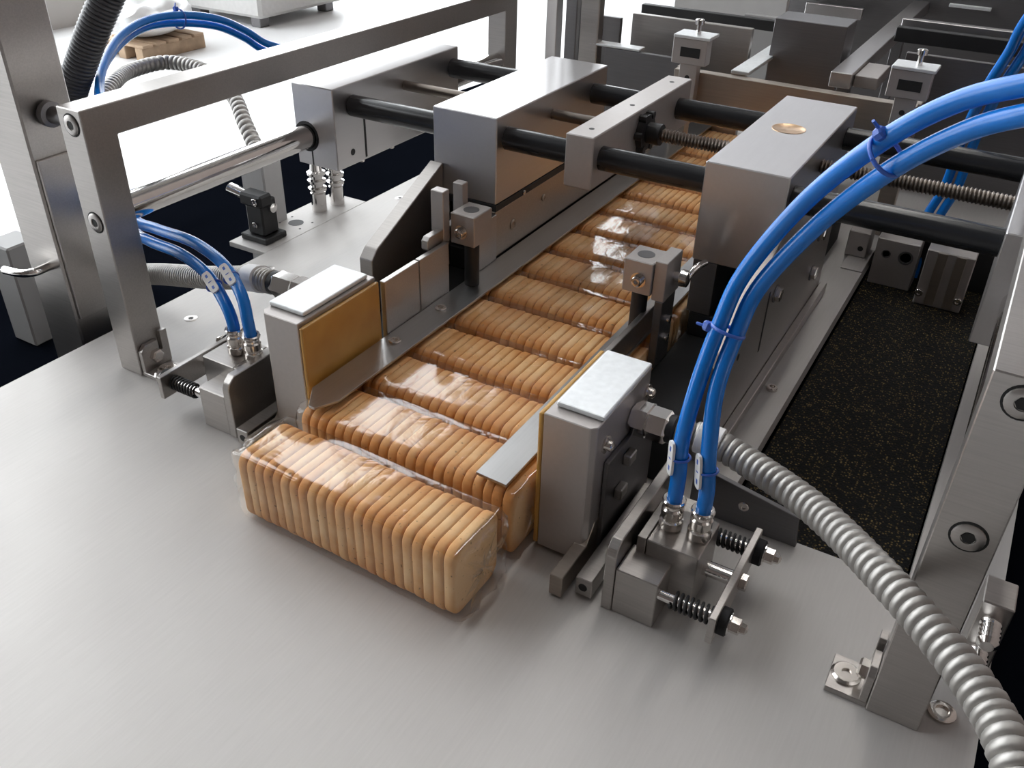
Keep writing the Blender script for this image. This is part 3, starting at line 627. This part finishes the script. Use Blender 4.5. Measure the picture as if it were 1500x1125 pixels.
def marker(label, c, d, n, ln=1.9, wd=0.62):
    """white hose marker clip: flat rounded tag with holes, tied to its hose"""
    c = Vector(c); d = Vector(d).normalized(); n = Vector(n); n = (n-d*n.dot(d)).normalized(); w = d.cross(n)
    t = thing('hose_marker', label, 'label', c, 'white hose marker clips')
    out = []
    for k in range(24):
        a = 2*PI*k/24; ca, sa = math.cos(a), math.sin(a)
        out.append((math.copysign(abs(ca)**0.45, ca)*ln/2, math.copysign(abs(sa)**0.45, sa)*wd/2))
    bm = B(); A = [bm.verts.new(c+d*x+w*y) for x, y in out]; Bv = [bm.verts.new(c+d*x+w*y+n*0.14) for x, y in out]
    bm.faces.new(A); bm.faces.new(Bv)
    for k in range(24): bm.faces.new((A[k], A[(k+1) % 24], Bv[(k+1) % 24], Bv[k]))
    obj('clip', bm, WHITEPL, t)
    for x in (-0.55, 0.55):
        q = c+d*x+n*0.141; bm = B(); V = [bm.verts.new(q+d*a*0.13+w*b*0.08) for a, b in ((-1, -1), (1, -1), (1, 1), (-1, 1))]; V2 = [bm.verts.new(v.co+n*0.01) for v in V]
        bm.faces.new(V); bm.faces.new(V2)
        for k in range(4): bm.faces.new((V[k], V[(k+1) % 4], V2[(k+1) % 4], V2[k]))
        obj('slot', bm, BLUETIE, t)
    q = c-n*0.40; ring = [q+(n*math.cos(2*PI*i/20)+w*math.sin(2*PI*i/20))*0.50 for i in range(21)]
    obj('strap', sweep(B(), ring, 0.07, 6), BLUETIE, t, 60)
    return t
cdir = Vector((0.45, -0.75, 0.5))
def on_hose(P, i, f): 
    a, b = Vector(P[i]), Vector(P[i+1]); return a.lerp(b, f), b-a
for P, i, f, nn, lab in ((RA, 1, 0.55, (-0.75, -0.65, 0), 'white marker clip on the left hose of the right pair'), (RB, 1, 0.55, (-0.75, -0.65, 0), 'white marker clip on the right hose of the right pair'),
                    (LA, 2, 0.55, (0.5, -0.7, 0.5), 'white marker clip on the left hoses, nearer the sealing block'), (LB, 2, 0.55, (0.5, -0.7, 0.5), 'white marker clip on the left hoses, nearer the frame post')):
    c, d = on_hose(P, i, f); n = Vector(nn); d.normalize(); n = (n-d*n.dot(d)).normalized(); marker(lab, c+n*0.42, d, n)
def wrap_label(label, c, d, r, ln):
    o = obj('conduit_label', lathe(B(), Vector(c)-Vector(d).normalized()*ln/2, d, [(0, r), (0.04, r+0.05), (ln-0.04, r+0.05), (ln, r)], 18), WHITEPL, None, 40); return tag(o, label, 'label', 'white conduit labels')
wrap_label('white label sleeve on the conduit behind the right blue hoses', (15.6, 12.2, 7.15), (1.0, 0.02, -0.08), 0.84, 1.3)
wrap_label('white label sleeve on the conduit behind the left sealing block', (-16.9, 12.45, 7.72), (-2, 0.6, -0.65), 0.9, 1.9)
# ------------------------------------------------------------------ left edge: side plate, sensor, spring posts, column
t = thing('side_plate', 'thin steel plate with bores projecting past the left worktop edge', 'plate', (-33.8, 35, -0.4))
bxo('plate', TABLE, t, -36.1, -31.55, 27.5, 42.3, -0.5, 0.0, bev=0.04)
bore(t, (-33.85, 34.2, 0.0), (0, 0, 1), 0.75)
for dx, dy in ((-1.3, -0.9), (1.3, -0.9), (-1.3, 0.9), (1.3, 0.9)): bore(t, (-33.85+dx, 34.2+dy, 0.0), (0, 0, 1), 0.12)
for x, y, h, lab in ((-34.0, 37.9, 5.0, 'ringed metal post under the left carriage block, nearer the camera'), (-33.7, 40.3, 4.8, 'ringed metal post under the left carriage block, farther away')):
    prof = [(0, 0.75), (1.9, 0.75), (2.0, 0.6)]
    for z in (2.1, 2.9, 3.7): prof += [(z, 0.6), (z+0.1, 0.92), (z+0.35, 0.92), (z+0.5, 0.6)]
    prof += [(h, 0.5)]
    o = obj('ringed_post', lathe(B(), (x, y, 0.0), (0, 0, 1), prof, 20), CHROME, None, 35); tag(o, lab, 'post', 'ringed posts on the side plate')
t = thing('sensor_bracket', 'black sensor clamp standing on the side plate', 'sensor', (-33.9, 29.9, 0))
bxo('base', BLACK, t, -35.6, -32.4, 28.6, 31.4, 0.0, 0.6, bev=0.1)
bxo('body', BLACK, t, -34.9, -32.9, 29.0, 31.0, 0.6, 4.0, bev=0.15)
bxo('jaw', BLACK, t, -35.4, -32.7, 28.8, 30.4, 3.4, 4.6, bev=0.2)
obj('barrel', cyl(B(), (-37.2, 29.6, 4.3), (-35.0, 29.6, 4.0), 0.55, 16, 0.05), CHROME, t, 40)
obj('knob', lathe(B(), (-32.9, 30.2, 3.2), (1, 0, 0), [(0, 0.45), (0.4, 0.45), (0.5, 0.3)], 14), CHROME, t, 40)
scr(t, (-33.9, 28.95, 1.6), (0, -1, 0), 0.3, CHROME); scr(t, (-33.4, 28.75, 4.0), (0, -1, 0), 0.35, CHROME)
o = obj('pale_post', box(B(), -38.2, -35.2, 32.0, 34.6, -6.2, 7.2, 0.15), PALEPANEL); tag(o, 'pale grey square post behind the black sensor clamp', 'post')
t = thing('machine_column', 'tall grey steel column at the left border beyond the frame post', 'column', (-36.5, 12, -6.2))
bxo('body', STEEL, t, -38.6, -34.4, 9.7, 13.8, -6.2, 45, bev=0.15)
bxo('cover_plate', STEEL, t, -34.4, -34.1, 9.9, 13.6, 0.5, 13.2, bev=0.05)
obj('clamp_knob', lathe(B(), (-34.1, 11.6, 16.2), (1, 0, 0), [(0, 0.9), (0.5, 0.9), (0.6, 0.6), (2.4, 0.6)], 18), DARKSTEEL, t, 40)
obj('hook', sweep(B(), spline([(-36.2, 9.7, 4.6), (-36.2, 8.6, 4.6), (-37.0, 8.0, 4.5), (-39.0, 7.9, 4.3)], 0.2), 0.32, 10), CHROME, t, 40)
t = thing('side_post', 'grey post at the left border behind the tall column', 'column', (-46, 13, -6.2))
bxo('body', GREYPAINT, t, -47.5, -44.5, 11.5, 14.5, -6.2, 3.2, bev=0.15)

# ------------------------------------------------------------------ rear of the machine
def piece(name, label, cat, mat, d, bev=0.06, group=None):
    o = obj(name, box(B(), *d, bev), mat); return tag(o, label, cat, group)
t = thing('rear_crossbar', 'wide warm grey crossbar across the machine behind the blocks', 'bar', (4, 62.5, 0))
bxo('bar', BROWNSTEEL, t, -7.0, 16.2, 62.0, 63.2, 9.4, 13.0, bev=0.05)
for x in (-6.4, 15.6): bxo('leg', BROWNSTEEL, t, x-0.8, x+0.8, 63.25, 64.6, 5.15 if x < 0 else 0.0, 13.0, bev=0.05)
bxo('rib', BLACK, t, 3.2, 4.6, 61.7, 61.99, 9.4, 10.4, bev=0.03)
def bar_clamp(x, zt, label):
    t = thing('bar_clamp', label, 'clamp', (x, 62, 9.4), 'clamps on the rear crossbar')
    bd = bxo('housing', ALUW, t, x-1.75, x+1.75, 60.6, 61.95, zt-2.4, zt, bev=0.06)
    bxo('top_plate', GALV, t, x-1.75, x+1.95, 60.5, 63.2, zt, zt+0.3, bev=0.05)
    bxo('stem', ALUW, t, x-0.9, x+0.9, 60.9, 61.98, 10.2, zt-2.42, bev=0.05)
    obj('window_slot', box(B(), x-0.9, x+1.1, 60.57, 60.6, zt-1.7, zt-0.8), HOLE, t)
    bore(t, (x, 60.9, 12.6), (0, -1, 0), 0.25); bore(t, (x-0.1, 60.9, 11.0), (0, -1, 0), 0.22)
    obj('screw', lathe(B(), (x+0.3, 61.8, zt+0.3), (0, 0, 1), [(0, 0.25), (0.9, 0.25), (0.9, 0.45), (1.3, 0.45), (1.4, 0.3)], 14), CHROME, t, 40)
    return t
bar_clamp(-5.2, 16.3, 'pale clamp with a chrome screw on the left end of the rear crossbar')
bar_clamp(15.2, 16.3, 'pale clamp with a thin screw on the right end of the rear crossbar')
piece('rear_plate', 'dark upright plate left of the rear crossbar clamp', 'plate', DARKSTEEL, (-16.6, -7.2, 66.0, 66.6, 0.0, 13.0))
piece('rear_ledge', 'bright narrow ledge on top of the dark rear plate', 'ledge', GALV, (-18.6, -12.6, 66.0, 67.6, 13.05, 13.3))
piece('rear_plate', 'grey upright plate behind the left crossbar clamp', 'plate', STEEL, (-16.3, -2.6, 72.0, 72.8, 0.0, 15.6))
piece('rear_bar', 'long dark bar above the grey rear plate', 'bar', BLACK, (-18.2, -0.5, 79.0, 80.0, 14.2, 15.3))
for x in (-17.6, -1.2): piece('support_post', 'dark upright leg carrying the %s end of the long dark bar' % ('left' if x < -5 else 'right'), 'post', DARKSTEEL, (x-0.5, x+0.5, 79.1, 79.9, 0.0, 14.18))
piece('sheet_metal_guard', 'pale grey panel at the top of the picture behind the dark bar', 'panel', PALEPANEL, (-22, -6.5, 100, 101, 0.0, 26))
piece('sheet_metal_guard', 'grey green panel beside the dark rear box', 'panel', GREYPAINT, (-9.0, -4.6, 90, 91, 0.0, 13.6))
piece('rear_ledge', 'white flat arm reaching back from the rear crossbar', 'arm', GALV, (-1.6, 0.2, 63.3, 78, 13.05, 13.4))
piece('rear_box', 'dark brown box standing behind the rear crossbar', 'box', DARKSTEEL, (-0.3, 7.0, 71.5, 76, 0.0, 17.1))
t = thing('rear_rail', 'light grey rail running back beside the dark rear box', 'rail', (8.6, 80, 12.8))
bxo('rail', ALU, t, 7.6, 9.6, 64.8, 112, 12.9, 14.3, bev=0.06)
bxo('carriage', ALUW, t, 9.65, 11.8, 66, 72, 12.9, 14.0, bev=0.06)
for y in (67, 96): bxo('leg', DARKSTEEL, t, 8.0, 9.2, y, y+1.2, 0.0, 12.88, bev=0.05)
piece('rear_bar', 'pale aluminium bar across the upper right background', 'bar', ALU, (9.7, 31, 87.5, 88.6, 13.6, 15.7))
piece('rear_bar', 'thick black bar below the pale bar in the upper right', 'bar', BLACK, (9.8, 31, 84.0, 85.2, 13.9, 15.4))
piece('sheet_metal_guard', 'large dark panel behind the right crossbar clamp', 'panel', DARKSTEEL, (12.2, 34, 78.0, 78.6, 0.0, 14.2))
piece('rear_wall', 'dark housing closing the far right end of the machine', 'housing', DARKSTEEL, (-12, 34, 109, 111, 0.0, 24))
piece('sheet_metal_guard', 'dark green grey panel left of the grey rear plate', 'panel', DARKSTEEL, (-19.6, -16.6, 69.6, 70.2, 0.0, 15.4))
piece('rear_bar', 'dull grey strip in front of the far housing', 'bar', ALU, (-5.5, 2.0, 106, 107, 11.6, 13.0))
piece('rear_bar', 'bright thin strip along the far dark housing', 'bar', GALV, (12, 17, 108.2, 108.9, 14.1, 14.5))
for x0, x1, mt, lab in ((-24.0, -22.6, ALU, 'pale upright pole behind the left frame, leftmost of three'), (-21.6, -20.2, DARKSTEEL, 'dark upright pole behind the left frame, middle of three'), (-19.8, -17.6, STEEL, 'grey upright pole behind the left frame, rightmost of three')):
    piece('upright_pole', lab, 'pole', mt, (x0, x1, 66.0, 67.4, 0.0, 34), 0.1, 'upright poles behind the left frame')
# bearing blocks at the far end of the cutout
def bearing(label, x0, x1, y0, z0, z1, mat):
    t = thing('bearing_block', label, 'block', ((x0+x1)/2, y0+1.5, z0), 'bearing blocks at the far end of the belt')
    bxo('body', mat, t, x0, x1, y0, y0+3, z0, z1, bev=0.08); return t
t = bearing('silver block with two round recesses at the far end of the belt', 16.6, 20.3, 55.6, -1.6, 2.9, ALUW)
for x, r in ((17.6, 0.4), (19.3, 0.65)): obj('recess', lathe(B(), (x, 55.6, 1.5), (0, -1, 0), [(0, r), (0.06, r), (0.06, r*0.75), (0.0, r*0.7), (0.0, 0)], 18), DARKSTEEL, t, 40)
t = bearing('silver ribbed bearing block at the far right end of the belt', 21.0, 24.9, 53.6, -1.6, 3.6, ALUW)
for x in (21.9, 23.4): bxo('rib', BROWNSTEEL, t, x, x+0.8, 53.5, 53.6, -1.4, 3.5, bev=0.02)
for x in (21.3, 24.5): scr(t, (x, 53.6, -0.5), (0, -1, 0), 0.35, CHROME, 0.2)
t = bearing('small silver block left of the two bearing blocks', 13.9, 15.8, 56.6, 0.12, 2.6, ALUW)
bore(t, (15.2, 56.6, 1.0), (0, -1, 0), 0.25)
piece('end_beam', 'dark beam across the far end of the belt cutout', 'beam', BLACK, (16.3, 26.9, 58.8, 59.8, -1.6, 4.5))
# fittings outside the right frame
t = thing('valve_fitting', 'chrome threaded fitting outside the right frame post', 'fitting', (31.0, 11.5, 0.0))
bxo('bracket', STEEL, t, 30.0, 31.4, 10.6, 12.6, 0.0, 4.6, bev=0.06)
obj('stud', lathe(B(), (30.7, 10.6, 3.4), (0, -1, 0), [(0, 0.5)] + [(0.15*k, 0.5 if k % 2 else 0.4) for k in range(1, 10)] + [(1.6, 0.3)], 16), CHROME, t, 40)
obj('stud', lathe(B(), (30.7, 10.6, 1.4), (0, -1, 0), [(0, 0.5)] + [(0.15*k, 0.5 if k % 2 else 0.4) for k in range(1, 10)] + [(1.6, 0.3)], 16), CHROME, t, 40)

# ------------------------------------------------------------------ things on the hall floor, far left
t = thing('pallet', 'small wooden pallet on the bright hall floor', 'pallet', (-412, 325, -90))
for k in range(5): bxo('board', WOOD, t, -430, -394, 305+k*9, 312+k*9, -83, -81.5, bev=0.3)
for x in (-429, -415, -401): bxo('stringer', WOOD, t, x, x+6, 305, 349, -90, -83, bev=0.3)
bm = B(); bmesh.ops.create_icosphere(bm, subdivisions=4, radius=1.0)
for v in bm.verts:
    k = 1+0.18*noise.noise(v.co*2.3)+0.06*noise.noise(v.co*6)
    v.co = Vector((v.co.x*19*k-412, v.co.y*25*k+327, -81.5+max(0, (v.co.z*0.5+0.5))*20*k))
o = obj('sack', bm, SACK, None, 60); tag(o, 'white wrapped sack lying on the pallet', 'sack')
t = thing('floor_machine', 'pale boxy machine on the hall floor behind the blue hose arch', 'machine', (-440, 440, -90))
bxo('body', PALEPANEL, t, -470, -400, 400, 480, -84, -40, bev=2); bxo('lid', GREYPAINT, t, -468, -402, 402, 478, -39.9, -33, bev=1)
for x in (-465, -413):
    for y in (404, 466): bxo('foot', DARKSTEEL, t, x, x+8, y, y+8, -90, -84, bev=0.5)

# ------------------------------------------------------------------ unseen ceiling lamps, added as overhead fill for the biscuit packs
for i, (x, y) in enumerate(((-50, 90), (-50, 370), (-50, 650))):
    t = thing('ceiling_fill_lamp', 'long unseen ceiling lamp added as overhead fill, %s' % ('nearest the camera', 'middle of three', 'farthest from the camera')[i], 'lamp', (x, y, 640), 'added ceiling fill lamps')
    bxo('housing', GREYPAINT, t, x-14, x+14, y-130, y+130, 636, 650, bev=0.5)
    bxo('diffuser', FILL_LIGHT, t, x-12, x+12, y-128, y+128, 631, 635.9, bev=0.5)
